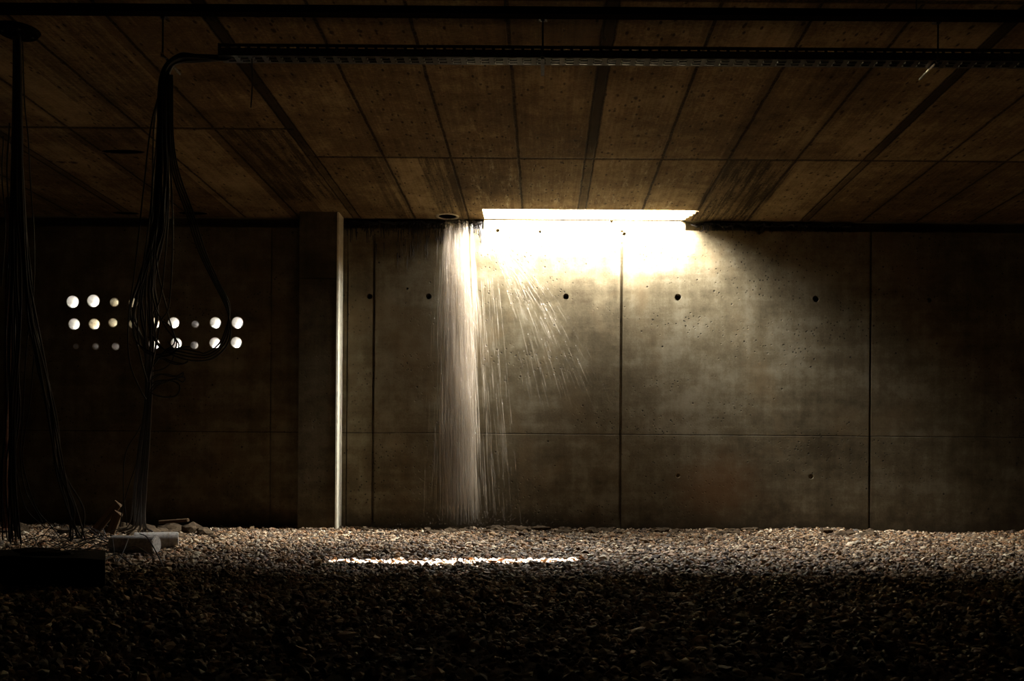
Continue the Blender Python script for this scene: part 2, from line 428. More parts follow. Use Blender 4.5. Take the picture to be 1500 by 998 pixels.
for (a, b), py, asp, lab in rec:
    p0 = PZ(a, py, ZC); p1 = PZ(b, py, ZC); cpt = (p0+p1)/2; R = (p1-p0).length/2; recs.append((cpt, R, asp, lab))
    g = bmesh.new(); cyl(g, (0, 0, -0.05), (0, 0, 0.10), R, None, 28); bmesh.ops.transform(g, matrix=Matrix.Translation(cpt) @ Matrix.Diagonal((1, asp, 1, 1)), verts=g.verts); cut.append(g)
bake_boolean(ceil, cut)
for cpt, R, asp, lab in recs:
    bm = bmesh.new(); seg = 32; rings = []
    w = 0.022 if asp == 1 else 0.006
    for (rr, zz) in ((R-0.002, 0.004), (R-0.002, -0.004), (R+w, -0.003), (R+w*1.15, 0.002)):
        rings.append([bm.verts.new((math.cos(2*PI*q/seg)*rr, math.sin(2*PI*q/seg)*(rr*asp if rr <= R else R*asp + rr - R), zz)) for q in range(seg)])
    for a in range(3):
        for q in range(seg): bm.faces.new((rings[a][q], rings[a][(q+1) % seg], rings[a+1][(q+1) % seg], rings[a+1][q]))
    bmesh.ops.recalc_face_normals(bm, faces=bm.faces)
    o = link('ceiling_recess_collar', bm, 'ring' if asp == 1 else 'recess_cement', smooth=True); o.location = cpt; tag(o, lab, 'ceiling recess')
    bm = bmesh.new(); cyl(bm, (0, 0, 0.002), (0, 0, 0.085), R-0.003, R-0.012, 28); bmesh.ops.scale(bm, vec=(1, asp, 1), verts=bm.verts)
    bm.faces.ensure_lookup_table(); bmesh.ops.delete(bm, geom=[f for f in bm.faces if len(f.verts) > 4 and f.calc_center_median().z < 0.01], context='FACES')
    link('shade_cup', bm, 'black_paint', o)  # added black lining, puts the shade inside the recess into the colour

# --- the other walls, floor
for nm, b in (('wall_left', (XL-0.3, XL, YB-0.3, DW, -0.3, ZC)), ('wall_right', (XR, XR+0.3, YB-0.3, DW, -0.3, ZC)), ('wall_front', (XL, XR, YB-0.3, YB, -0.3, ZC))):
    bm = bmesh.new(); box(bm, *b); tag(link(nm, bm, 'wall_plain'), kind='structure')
# added unseen wall outdoors, blocks low sky and clips the sun strip
bm = bmesh.new(); bx0 = 1.02 + 0.25*0.75
box(bm, -6, bx0, DW+0.65, DW+0.85, ZC+0.05, ZC+0.80); box(bm, bx0, 7, DW+0.65, DW+0.85, ZC+0.05, ZC+1.25); tag(link('trim_added_sky_blocker', bm, 'wall_plain'), kind='structure')

bm = bmesh.new(); box(bm, SX0-0.18, SX0-0.02, SY0-0.12, DW+0.25, ZC+ST, ZC+ST+0.75); tag(link('trim_added_side_blocker', bm, 'wall_plain'), kind='structure')  # added unseen block left of the opening, cuts light heading right
def ground_h(x, y):
    return 0.022*noise.noise(Vector((x*0.9, y*0.9, 0.3))) + 0.010*noise.noise(Vector((x*3.1, y*3.1, 1.7))) + 0.05*max(0, (y-8.85)/0.35)*(0.5+0.6*noise.noise(Vector((x*1.7, 4.0, 2.0))))
bm = bmesh.new()
nx, ny = 150, 130
grid = [[bm.verts.new((XL+(XR-XL)*i/nx, YB+(DW-YB)*j/ny, ground_h(XL+(XR-XL)*i/nx, YB+(DW-YB)*j/ny)-0.012)) for i in range(nx+1)] for j in range(ny+1)]
for j in range(ny):
    for i in range(nx): bm.faces.new((grid[j][i], grid[j][i+1], grid[j+1][i+1], grid[j+1][i]))
fl = link('floor', bm, 'soil', smooth=True); tag(fl, kind='structure')

# --- gravel
def gravel(n):
    b = bmesh.new(); bmesh.ops.create_icosphere(b, subdivisions=1, radius=1)
    bv = np.array([v.co[:] for v in b.verts]); bf = np.array([[v.index for v in f.verts] for f in b.faces]); b.free()
    # depth distribution
    ys = rng.uniform(0, 1, n*3)
    Y = 2.1 + (DW-2.15)*ys**0.55
    X = rng.uniform(-1, 1, n*3)
    XX = np.where(X < 0, X*(0.57*Y+0.5), X*(0.51*Y+0.5))
    Y = Y[:n]; XX = XX[:n]
    r = np.clip(rng.lognormal(math.log(0.0092), 0.38, n), 0.0045, 0.030)
    sc = np.stack([rng.uniform(0.8, 1.5, n), rng.uniform(0.7, 1.2, n), rng.uniform(0.5, 1.05, n)], 1)*r[:, None]
    a = rng.uniform(0, 2*PI, n); tlt = rng.normal(0, 0.35, n)
    V = bv[None]*sc[:, None]*(1+rng.normal(0, 0.16, (n, len(bv), 1)))
    x, y, z = V[..., 0], V[..., 1], V[..., 2]
    ct, st = np.cos(tlt)[:, None], np.sin(tlt)[:, None]
    x, z = x*ct - z*st, x*st + z*ct
    ca, sa = np.cos(a)[:, None], np.sin(a)[:, None]
    x, y = x*ca - y*sa, x*sa + y*ca
    gh = np.array([ground_h(p, q) for p, q in zip(XX, Y)])
    V = np.stack([x+XX[:, None], np.minimum(y+Y[:, None], DW-0.002), z + (gh + r*0.3 + rng.uniform(-0.005, 0.006, n))[:, None]], -1).reshape(-1, 3)
    Fc = (bf[None] + (np.arange(n)*len(bv))[:, None, None]).reshape(-1, 3)
    me = bpy.data.meshes.new('gravel')
    me.vertices.add(len(V)); me.vertices.foreach_set('co', V.astype(np.float32).ravel())
    me.loops.add(Fc.size); me.loops.foreach_set('vertex_index', Fc.astype(np.int32).ravel())
    me.polygons.add(len(Fc)); me.polygons.foreach_set('loop_start', (np.arange(len(Fc))*3).astype(np.int32))
    me.update(calc_edges=True); me.polygons.foreach_set('use_smooth', np.zeros(len(Fc), dtype=bool))
    return me
gr = link('gravel', gravel(120000), 'gravel'); tag(gr, 'loose brown gravel covering the ground in front of the wall', 'gravel', kind='stuff')

# --- pillar, chamfered on its lit side
pl = P(437.5, 550, DW-0.22).x; prr = P(493, 550, DW-0.22).x
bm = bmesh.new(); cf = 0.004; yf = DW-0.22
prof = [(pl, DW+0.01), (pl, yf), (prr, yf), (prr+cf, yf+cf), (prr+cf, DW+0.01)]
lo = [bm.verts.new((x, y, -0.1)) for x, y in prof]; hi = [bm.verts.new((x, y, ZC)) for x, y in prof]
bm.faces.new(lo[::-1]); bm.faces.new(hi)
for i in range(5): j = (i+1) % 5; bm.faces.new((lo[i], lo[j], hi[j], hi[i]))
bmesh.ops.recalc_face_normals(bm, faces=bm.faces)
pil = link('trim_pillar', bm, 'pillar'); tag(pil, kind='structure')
g = bmesh.new(); zz = P(465, 408, yf).z; box(g, pl-0.1, prr+cf*0.3, yf-0.1, yf+0.012, zz-0.005, zz+0.005)
bake_boolean(pil, [g])

bm = bmesh.new(); q0 = Vector((prr-0.012, yf-0.004)); prof = [(prr-0.004, yf-0.003), (prr+0.012, yf-0.001), (prr+0.014, yf+0.06), (prr+0.012, yf+0.205), (prr+0.003, yf+0.205), (prr-0.004, yf+0.003)]
lo = [bm.verts.new((x, y, 0.02)) for x, y in prof]; hi = [bm.verts.new((x, y, ZC-0.002)) for x, y in prof]
bm.faces.new(lo[::-1]); bm.faces.new(hi)
for i in range(6): j = (i+1) % 6; bm.faces.new((lo[i], lo[j], hi[j], hi[i]))
bmesh.ops.recalc_face_normals(bm, faces=bm.faces)
tag(link('trim_corner_bead', bm, 'bead'), kind='structure')

# --- black tar / torn sealing along the top of the wall
def tar(name, px0, px1, dens, lens, label, low=None, seed=1):
    rnd = random.Random(seed); bm = bmesh.new()
    a = P(px0, 330, DW).x; b = P(px1, 330, DW).x
    y = DW-0.008
    # lumpy bead tucked under the slab
    n = int((b-a)/0.02); pts = []
    for i in range(n+1):
        x = a+(b-a)*i/n; pts.append((x, DW+0.012+rnd.uniform(-0.004, 0.004), ZC-0.02-rnd.uniform(0, 0.03)))
    tube(bm, pts, lambda t: 0.012+0.014*abs(noise.noise(Vector((t*40, seed, 0)))), 6, 1)
    for i in range(dens):
        u = rnd.random(); x = a+(b-a)*u; L = lens*(rnd.random()**2.2)+0.02
        z0 = ZC-0.02; r0 = rnd.uniform(0.003, 0.009)
        k = 6; drift = rnd.uniform(-0.01, 0.01)
        pts = [(x+drift*q/k+rnd.uniform(-0.002, 0.002), (DW+0.02 if z0-(L+0.06)*q/k > ZTOP else y+0.004), z0-(L+0.06)*q/k) for q in range(k+1)]
        tube(bm, pts, lambda t, r0=r0: r0*(1-0.7*t)+0.001, 5, 2)
        if rnd.random() < 0.35:
            bmesh.ops.create_icosphere(bm, subdivisions=1, radius=rnd.uniform(0.004, 0.01), matrix=Matrix.Translation((x+rnd.uniform(-.01, .01), y+0.004, z0-rnd.uniform(0.05, 0.05+L))))
    if low:
        for (qx0, qx1, y0, y1, m) in low:
            for i in range(m):
                p = P(rnd.uniform(qx0, qx1), rnd.uniform(y0, y1), y+0.004); L = rnd.uniform(0.03, 0.17)
                p.z = min(p.z, ZTOP-0.01)
                tube(bm, [(p.x+rnd.uniform(-.003, .003), p.y, p.z-L*q/5) for q in range(6)], lambda t, w=rnd.uniform(.0015, .0045): w*(1-0.6*t), 5, 2)
    return tag(link(name, bm, 'tar'), label, 'tar')
tar('tar_drips', 501, 706, 150, 0.14, 'black tar drips running down the wall from the ceiling, left of the opening',
    low=[(572, 628, 350, 375, 26), (545, 600, 340, 360, 10), (600, 690, 338, 346, 24)], seed=3)
tar('tar_drips', 1018, 1250, 60, 0.025, 'ragged black tar seam under the ceiling right of the opening', seed=5)
# one torn strip curling out by the right corner of the opening
ss = empty('sealing_strip', P(1024, 329, DW-0.02), 'torn black sealing strip curling from the right corner of the opening', 'sealing strip')
def sstrip(nm):
    global bm
    bmesh.ops.transform(bm, matrix=Matrix.Translation(-ss.location), verts=bm.verts); link(nm, bm, 'tar', ss); bm = bmesh.new()
bm = bmesh.new(); tube(bm, [P(1012, 329, DW-0.03), P(1020, 331, DW-0.04), P(1028, 330, DW-0.02), P(1040, 329, DW-0.01)], 0.006, 6); sstrip('strip')
tube(bm, [P(1030, 330, DW-0.03), P(1031, 336, DW-0.04), P(1027, 339, DW-0.05)], 0.005, 6); sstrip('torn_end')
for i in range(10):
    x = 1033+i*7
    tube(bm, [P(x, 328, DW-0.015), P(x+random.uniform(-3, 3), 331+random.uniform(0, 3), DW-0.02)], 0.005, 5); sstrip('torn_end')

# ================================================================ WATER
def streaks(name, mat, segs, label):
    """segs: list of (points, radius); thin 4-sided threads tapered at both ends"""
    bm = bmesh.new()
    for pts, r in segs: tube(bm, pts, lambda t, r=r: r*(0.25+0.75*math.sin(PI*min(1, max(0, t)))), 4, 1, smooth=False)
    return tag(link(name, bm, mat, smooth=True), label, 'water', kind='stuff')
rnd = random.Random(11); segs = []
def stream_px(u, py):        # u in [-1,1] across the fall
    t = (py-325)/(775-325)
    c = 668 + 6*t; w = 30 + 20*t
    return c + u*w
YS = DW-0.12
for i in range(5600):
    core = rnd.random() < 0.62
    u = (rnd.uniform(-0.62, 0.62)+rnd.gauss(0, 0.12)) if core else rnd.gauss(0.05, 0.8)
    u = max(-1.8, min(1.8, u))
    y0 = 318 + 400*rnd.random()**(0.95)
    if abs(u) > 0.55 and noise.noise(Vector((u*9.0, y0*0.008, 0))) < -0.08: continue
    if u < -1.15 or (u < -0.8 and rnd.random() < 0.5): continue
    if abs(u) > 0.9: y0 = 400 + 350*rnd.random()
    L = rnd.uniform(20, 110) if core else rnd.uniform(12, 60)
    y1 = min(y0+L, 745+25*rnd.random())
    Yd = YS + rnd.uniform(-0.09, 0.09)
    pts = [P(stream_px(u, y0+(y1-y0)*q/3)+rnd.uniform(-0.15, 0.15), y0+(y1-y0)*q/3, Yd) for q in range(4)]
    segs.append((pts, rnd.uniform(0.0008, 0.0026) if core else rnd.uniform(0.0008, 0.0022)))
streaks('water_stream', 'water', segs, 'falling stream of water pouring from the left end of the ceiling opening')
segs = []
for i in range(340):
    # drops thrown sideways from the lip, parabolic paths
    v = rnd.uniform(0.42, 1.0)*1.55 ; g_ = 9.81
    src = P(698+rnd.uniform(-4, 10), 340, YS)
    tt = rnd.uniform(0.06, 0.46); dt = rnd.uniform(0.02, 0.06)
    vy = rnd.uniform(0.3, 1.3)
    pts = []
    yo = rnd.uniform(-0.12, 0.08)
    for q in range(4):
        t_ = tt+dt*q/3
        pts.append(Vector((src.x+v*t_*1.6, YS+yo, src.z-vy*t_-0.5*g_*t_*t_)))
    if pts[-1].z < 0.75 or pts[0].x > 0.55: continue
    segs.append((pts, rnd.uniform(0.0006, 0.0017)))
streaks('water_spray', 'spray', segs, 'thin diagonal water spray fanning right from the falling stream')
# splash at the foot
bm = bmesh.new()
for i in range(520):
    a = rnd.gauss(0, 1); X = P(690, 770, YS).x + a*0.30; hgt = abs(rnd.gauss(0, 0.13))*math.exp(-(a*a)/3)
    if rnd.random() < 0.3: X += rnd.uniform(0, 0.6)
    r = rnd.uniform(0.0015, 0.0042)
    bmesh.ops.create_icosphere(bm, subdivisions=1, radius=r, matrix=Matrix.Translation((X, YS+rnd.uniform(-0.2, 0.1), 0.06+hgt)))
tag(link('water_splash', bm, 'spray'), 'small splash of droplets where the falling water hits the ground', 'water', kind='stuff')

# ================================================================ CABLE TRAY
TY0 = 5.13; TZ = P(795, 84.5, TY0).z; TW = 0.096; TH = 0.060
tx0 = P(319, 84, TY0).x; tx1 = XR-0.4
tray = empty('cable_tray', ((tx0+tx1)/2, TY0+TW/2, TZ), 'perforated galvanised cable tray hung across the ceiling in front of the wall', 'cable tray')
inv = Matrix.Translation(-tray.location)
def tpart(name, bm, mat, lab=None):
    bmesh.ops.transform(bm, matrix=inv, verts=bm.verts); o = link(name, bm, mat, tray)
    if lab: o['label'] = lab
    return o
bm = bmesh.new()
per = 0.0765; n = int((tx1-tx0)/per)
for (a, b) in ((0, 0.018), (0.041, 0.055), (0.078, 0.096)):
    box(bm, tx0, tx1, TY0+a, TY0+b, TZ, TZ+0.0015)
for i in range(n+1):
    x = tx0+i*per
    box(bm, x, x+0.030, TY0+0.018, TY0+0.041, TZ+0.0001, TZ+0.0014); box(bm, x+0.0, x+0.030, TY0+0.055, TY0+0.078, TZ+0.0001, TZ+0.0014)
    # rolled slot rims that stand down a little and catch the light
rimf = len(bm.faces)
for i in range(n+1):
    x = tx0+i*per
    for yy in (0.018, 0.055):      # lips of the slots, bent down a few degrees
        for dy in (-0.001, 0.021):
            box(bm, x+0.033, x+per-0.004, TY0+yy+dy-0.004, TY0+yy+dy+0.004, TZ-0.0025, TZ-0.0018, Matrix.Rotation(math.radians(10), 4, 'X'), Vector((x, TY0+yy+dy, TZ-0.002)))
        cyl(bm, (x+0.031, TY0+yy, TZ-0.0002), (x+0.031, TY0+yy+0.023, TZ-0.0002), 0.0042, None, 12)
bm.faces.ensure_lookup_table()
for f in bm.faces[rimf:]: f.material_index = 1
tpart('tray_base', bm, 'galv', 'galvanised slotted tray base catching light').data.materials.append(M['rim'])
for nm, yy in (('tray_side', TY0), ('tray_side', TY0+TW)):
    bm = bmesh.new()
    box(bm, tx0, tx1, yy-0.0008, yy+0.0008, TZ, TZ+0.041); box(bm, tx0, tx1, yy-0.0008, yy+0.0008, TZ+0.047, TZ+TH)
    m = int((tx1-tx0)/0.0525)
    for i in range(m+1): box(bm, tx0+i*0.0525, tx0+i*0.0525+0.018, yy-0.0007, yy+0.0007, TZ+0.041, TZ+0.047)
    box(bm, tx0, tx1, yy-0.004, yy+0.004, TZ+TH-0.001, TZ+TH+0.003)
    tpart(nm, bm, 'galv_dark')
# hangers
def hanger(px, shiny, label, low=115):
    X = P(px, 84, TY0).x
    h = empty('tray_hanger', (X, TY0+0.02, TZ), label, 'hanger', 'threaded rod hangers of the cable tray')
    bm = bmesh.new(); cyl(bm, (0, -0.045, -0.02), (0, -0.045, ZC-TZ), 0.005, None, 8); link('rod', bm, 'galv_dark', h)
    bm = bmesh.new(); box(bm, -0.022, 0.022, -0.075, -0.015, ZC-TZ-0.006, ZC-TZ); cyl(bm, (0, -0.045, ZC-TZ-0.02), (0, -0.045, ZC-TZ-0.006), 0.011, None, 6); link('anchor_plate', bm, 'galv_dark', h)
    bm = bmesh.new(); w = 0.006 if shiny else 0.010
    if shiny: cyl(bm, (0, -0.06, -0.009), (0, 0.20, -0.009), 0.0075, None, 20)
    else: box(bm, -w, w, -0.065, 0.19, -0.012, -0.004); box(bm, -w, w, 0.187, 0.191, -0.012, 0.012)
    link('support_arm', bm, 'steel' if shiny else 'galv_dark', h, shiny)
    bm = bmesh.new(); cyl(bm, (0, -0.045, -0.022), (0, -0.045, -0.012), 0.010, None, 6); link('nut', bm, 'galv_dark', h)
    return h
hanger(795, False, 'dark rod hanger holding the cable tray near the middle of the ceiling')
hanger(1371, True, 'rod hanger at the right end of the cable tray with shiny arm')
hanger(241, True, 'rod hanger with shiny arm where the cables bend down')
# second, plain tray nearer to the camera
TY1 = 4.62; Z1 = P(795, 20.5, TY1).z
bm = bmesh.new(); 
box(bm, XL+0.3, XR-0.3, TY1, TY1+0.05, Z1, Z1+0.002); box(bm, XL+0.3, XR-0.3, TY1-0.002, TY1, Z1, Z1+0.036); box(bm, XL+0.3, XR-0.3, TY1+0.05, TY1+0.052, Z1, Z1+0.036)
duct = empty('cable_trunking', (0, TY1, Z1), 'plain black steel trunking running across the ceiling along the top edge', 'trunking')
bmesh.ops.transform(bm, matrix=Matrix.Translation((0, -TY1, -Z1)), verts=bm.verts); link('trough', bm, 'black_paint', duct)
for X in (-4.2, -2.2, -0.2, 1.8, 3.8):
    bm = bmesh.new(); cyl(bm, (X, 0.025, 0.001), (X, 0.025, ZC-Z1), 0.004, None, 8); link('hanging_rod', bm, 'galv_dark', duct)
# thin wire hanging from the tray
bm = bmesh.new(); tube(bm, [P(369, 86, TY0+0.03), P(369.5, 110, TY0+0.03), P(369, 135, TY0+0.03), P(367.5, 158, TY0+0.03)], 0.0035, 6)
tag(link('wire_end', bm, 'cable'), 'short loose wire hanging straight down from the cable tray', 'wire')

# ================================================================ CABLES
def cable(pts, r, label, group=None, name='cable'):
    bm = bmesh.new(); tube(bm, pts, r, 6, 8)
    return tag(link(name, bm, 'cable', smooth=True), label, 'cable', group)
rc = random.Random(5)
YA = TY0+0.05
GL = 'thin black cables hanging in the knotted middle bundle'
def J(a): return rc.uniform(-a, a)
# run from the tray end over the bend and down to the knot, then to the ground
LBM = 'black cable in the thick bundle bending down from the cable tray'
for i in range(11):
    o = (i-5)/5.0; yo = J(0.04)
    top = P(330, 84+J(4.5), YA+yo*0.7)
    pts = [P(345, 82+J(3), YA+yo*0.7), top, P(290, 84.5+5*o+J(1), YA+yo), P(264, 85+6*o+J(1), YA+yo), P(246+5*o, 98+2*o, YA+yo), P(238+6*o, 130, YA+yo),
           P(237+6*o+J(1), 190, YA+yo), P(237+7*o+J(2), 260, YA+yo), P(229+8*o+J(4), 340, YA+yo+0.05), P(216+10*o+J(6), 410, YA+yo+0.15),
           P(213+18*o+J(8), 460, YA+yo+0.25), P(217+8*o+J(3), 505, YA+yo+0.4), P(218+5*o, 545, YA+0.55), P(217+4.5*o, 590, YA+0.7),
           P(210+7*o+J(1), 660, YA+1.0), P(204+8*o+J(2), 720, YA+1.35), P(202+11*o+J(3), 768, YA+1.75)]
    e = P(196+26*o+J(6), 779+J(2), YA+1.9); pts.append(e)
    cable(pts, rc.uniform(0.0048, 0.0075), LBM, GL)
# fine strands of the sleeve-like outer wires
LBT = 'thin loose black wire hanging beside the middle cable bundle'
spec = [[(243, 105), (222, 180), (210, 280), (197, 400), (188, 470), (190, 530), (205, 570), (214, 585)],
        [(242, 105), (226, 180), (222, 290), (208, 400), (196, 470), (205, 520), (216, 560)],
        [(244, 105), (232, 200), (231, 300), (224, 400), (222, 450), (228, 500), (222, 540)],
        [(246, 105), (246, 200), (247, 300), (240, 400), (234, 440), (222, 470), (220, 540)],
        [(247, 105), (249, 220), (253, 320), (252, 390), (247, 450), (236, 470), (230, 500), (218, 560)],
        [(240, 105), (228, 220), (222, 300), (222, 380), (225, 440), (243, 480), (262, 505), (250, 520), (225, 530), (219, 570)],
        [(246, 105), (243, 230), (240, 330), (229, 380), (246, 460), (256, 500), (240, 515), (222, 540)],
        [(240, 110), (233, 230), (229, 340), (213, 400), (196, 450), (200, 500), (240, 522), (262, 510), (278, 508)],
        [(241, 110), (230, 240), (226, 340), (206, 430), (202, 490), (212, 515), (232, 520), (258, 508), (250, 480), (238, 470)],
        [(217, 600), (202, 632), (184, 665), (181, 720), (186, 770)], [(216, 640), (200, 680), (188, 715), (180, 745), (176, 772)]]
for k, sp in enumerate(spec):
    yo = J(0.05)
    cable([P(x, y, YA+yo+0.0012*max(0, y-420)+(0.9 if (k > 8 and y > 560) else 0)) for x, y in sp], 0.0042, LBT, GL, 'loose_wire')
# the big loop to the right
LBL = 'long black cable looping out to the right over the bright sleeves'
for i in range(4):
    o = i*2.2; yo = J(0.03)
    sp = [(246+o, 110), (247+o, 200), (253+1.5*o, 255), (272+1.6*o, 310), (291+1.5*o, 368), (312+1.2*o, 412), (330+o, 448), (338-o, 480), (333-2*o, 505), (314-2*o, 524-o), (290, 529-2*o), (262, 524-2*o), (240, 512), (222+2*i, 490+4*i)]
    cable([P(x, y, YA+yo+0.0008*max(0, y-300)) for x, y in sp], 0.0048, LBL, 'cables of the wide right loop', 'looped_cable')
# coils below the knot
co_ = [[(219, 560), (228, 552), (240, 548), (258, 551), (268, 546), (266, 552), (250, 556), (236, 560), (222, 574)],
       [(219, 556), (232, 548), (250, 552), (270, 553), (268, 560), (258, 556), (244, 559), (228, 566)],
       [(218, 572), (226, 560), (243, 557), (258, 561), (264, 569), (258, 579), (245, 582), (230, 580), (218, 573)],
       [(218, 575), (229, 562), (247, 558), (261, 562), (263, 572), (256, 581), (240, 582), (228, 579)],
       [(226, 532), (236, 526), (252, 533), (266, 534), (275, 529), (268, 533), (250, 529), (236, 522)],
       [(219, 545), (240, 540), (252, 528), (254, 512), (245, 500)]]
for sp in co_:
    d0 = J(0.04)
    cable([P(x, y, YA+0.45+d0) for x, y in sp], 0.0042, 'small coil of black wire tied to the bundle below the knot', 'wire coils on the middle bundle', 'wire_coil')

# left bundle
GB = 'thin black cables hanging in the far left bundle'; LB = 'thin black cable hanging in the bundle at the far left edge'
YL = PZ(25, 46, ZC).y
for i in range(20):
    o = (i-9.5)/9.5; yo = J(0.05)
    if i < 11:
        pts = [(25+5*o, 46), (25+5.5*o, 110), (24+6*o, 200), (24+7*o+J(2), 300), (28+12*o+J(4), 400), (27+14*o+J(5), 500), (26+16*o+J(6), 600), (24+20*o+J(6), 700), (30+28*o+J(8), 790+J(8))]
    else:
        pts = [(25+4*o, 46), (26+5*o, 110), (26+6*o, 200), (29+7*o+J(2), 300), (34+10*o+J(3), 400), (40+14*o+J(3), 470), (55+14*o+J(4), 540), (68+14*o+J(4), 610), (78+18*o+J(5), 690), (96+20*o+J(8), 745), (104+16*o+J(10), 790+J(6))]
    cable([P(x, y, YL+yo+0.0016*max(0, y-430)) for x, y in pts], rc.uniform(0.0038, 0.006), LB, GB)
for sp in ([(5, 200), (3, 260), (8, 330), (2, 420)], [(14, 180), (10, 250), (14, 330), (10, 420)], [(33, 60), (36, 150), (41, 200), (45, 270), (50, 350), (49, 430), (40, 500), (36, 560), (33, 620), (30, 670), (38, 720), (62, 765)],
           [(28, 500), (22, 590), (18, 640), (24, 690), (38, 745), (68, 775)], [(50, 520), (44, 590), (36, 640), (34, 680), (52, 742), (74, 770), (90, 790)]):
    cable([P(x, y, YL+0.02+0.0016*max(0, y-430)) for x, y in sp], 0.0035, 'fine stray wire beside the far left cable bundle', GB, 'loose_wire')
# ceiling plate that the left bundle drops from
cpt = PZ(26, 44, ZC); bm = bmesh.new()
cyl(bm, (0, 0, -0.022), (0, 0, 0), 0.10, 0.115, 28); cyl(bm, (0, 0, -0.04), (0, 0, -0.022), 0.03, 0.04, 16)
jb = empty('junction_plate', cpt, 'round black ceiling plate where the far left cable bundle drops', 'ceiling plate'); link('plate', bm, 'black_paint', jb)
for a in range(4):
    bm = bmesh.new(); cyl(bm, (0.075*math.cos(a*PI/2+.6), 0.075*math.sin(a*PI/2+.6), -0.026), (0.075*math.cos(a*PI/2+.6), 0.075*math.sin(a*PI/2+.6), -0.02), 0.007, None, 6)
    link('screw', bm, 'galv_dark', jb)
# rusty standpipe at the left edge
a = P(13, 330, 8.6); bm = bmesh.new()
pp = empty('standpipe', (a.x, 8.6, 0), 'rusty upright iron pipe by the left edge standing before the wall', 'pipe')
cyl(bm, (0, 0, -0.02), (0, 0, ZC), 0.028, None, 16); link('pipe', bm, 'rust', pp, True)
bm = bmesh.new(); cyl(bm, (0, 0, 0), (0, 0, 0.03), 0.07, 0.055, 18); link('foot_flange', bm, 'rust', pp)
bm = bmesh.new(); cyl(bm, (0, 0, 1.45), (0, 0, 1.53), 0.036, None, 16); link('coupling', bm, 'rust', pp)

# ================================================================ THINGS ON THE GROUND
def put_cyl(px, py, Y, length, R, ang, label):
    p = P(px, py, Y); d = Vector((math.cos(ang), -math.sin(ang), 0))
    o = empty('concrete_core', (p.x, p.y, ground_h(p.x, p.y)+0.004), label, 'concrete core')
    bm = bmesh.new(); c0 = Vector((0, 0, R))
    vs = cyl(bm, c0-d*length/2, c0+d*length/2, R, None, 40)
    es = [e for e in bm.edges if len(e.link_faces) == 2 and any(len(f.verts) > 4 for f in e.link_faces)]
    bmesh.ops.bevel(bm, geom=es, offset=0.005, segments=2, affect='EDGES')
    link('cylinder_body', bm, 'core', o)
    for t in (-0.2, 0.28):
        bm = bmesh.new(); cyl(bm, c0+d*(length*t-0.002), c0+d*(length*t+0.002), R+0.0012, None, 40, caps=False)
        link('casting_seam', bm, 'ring', o)
    return o
put_cyl(197, 803, 6.55, 0.325, 0.060, math.radians(8), 'grey cement cylinder lying in front with its round end facing right')
put_cyl(229, 797, 6.93, 0.30, 0.062, math.radians(-20), 'grey cement cylinder lying behind the front one, partly hidden')
# dark block in the left foreground
xr = P(155, 850, 4.5).x
bm = bmesh.new(); box(bm, xr-1.5, xr, 4.5, 4.95, -0.02, 0.150)
bmesh.ops.subdivide_edges(bm, edges=bm.edges, cuts=9, use_grid_fill=True)
for v in bm.verts:
    k = noise.noise(v.co*6)*0.012 + noise.noise(v.co*2.2)*0.012
    v.co += Vector((k*0.6, k*0.6, k*(0.6 if v.co.x > xr-0.3 else 1.6)))
for v in bm.verts: v.co.x -= 0.462*(v.co.y-4.5)
tag(link('concrete_slab', bm, 'block'), 'large dark cement slab lying in the black left foreground', 'slab')
bm = rock(0.08, (1.6, 1, 0.3), 3, 0.5, 4); o = link('rubble_lump', bm, 'block'); o.location = P(62, 820, 4.65); o.location.z = 0.163
tag(o, 'dark rubble lump resting on the cement slab in the left foreground', 'rubble')
# tangle of thin wires over the ground
lw = 'thin wire lying in the tangle on the gravel left of the cement cylinders'
for i in range(22):
    x0 = rc.uniform(20, 120); y0 = rc.uniform(790, 818); Yg = H*F/(y0-CY+2)
    p0 = P(x0, y0, Yg); ang = rc.uniform(-0.5, 0.5); L = rc.uniform(0.25, 0.75)
    pts = []
    for q in range(5):
        t = q/4; p = p0 + Vector((math.cos(ang), math.sin(ang)*0.8, 0))*L*t + Vector((J(0.03), J(0.03), 0))
        p.z = ground_h(p.x, p.y)+0.018+abs(math.sin(t*PI))*rc.uniform(0.0, 0.12); pts.append(p)
    cable(pts, 0.0032, lw, 'wires tangled on the gravel', 'ground_wire')
for sp, lab in (([(205, 782, 6.2), (216, 788, 6.0), (232, 815, 5.6), (246, 845, 5.22)], 'stiff black wire slanting down across the front cement cylinder'),
           ([(150, 822, 5.5), (170, 812, 5.6), (186, 822, 5.5), (212, 842, 5.3)], 'low black wire on the gravel in front of the cement cylinders'),
           ([(188, 790, 6.1), (175, 820, 5.7), (160, 835, 5.5)], 'black wire end dropping to the gravel beside the dark slab'),
           ([(165, 790, 6.3), (168, 815, 5.9), (172, 832, 5.6)], 'short black wire at the left end of the front cement cylinder')):
    cable([P(*q) for q in sp], 0.004, lab, None, 'loose_wire')
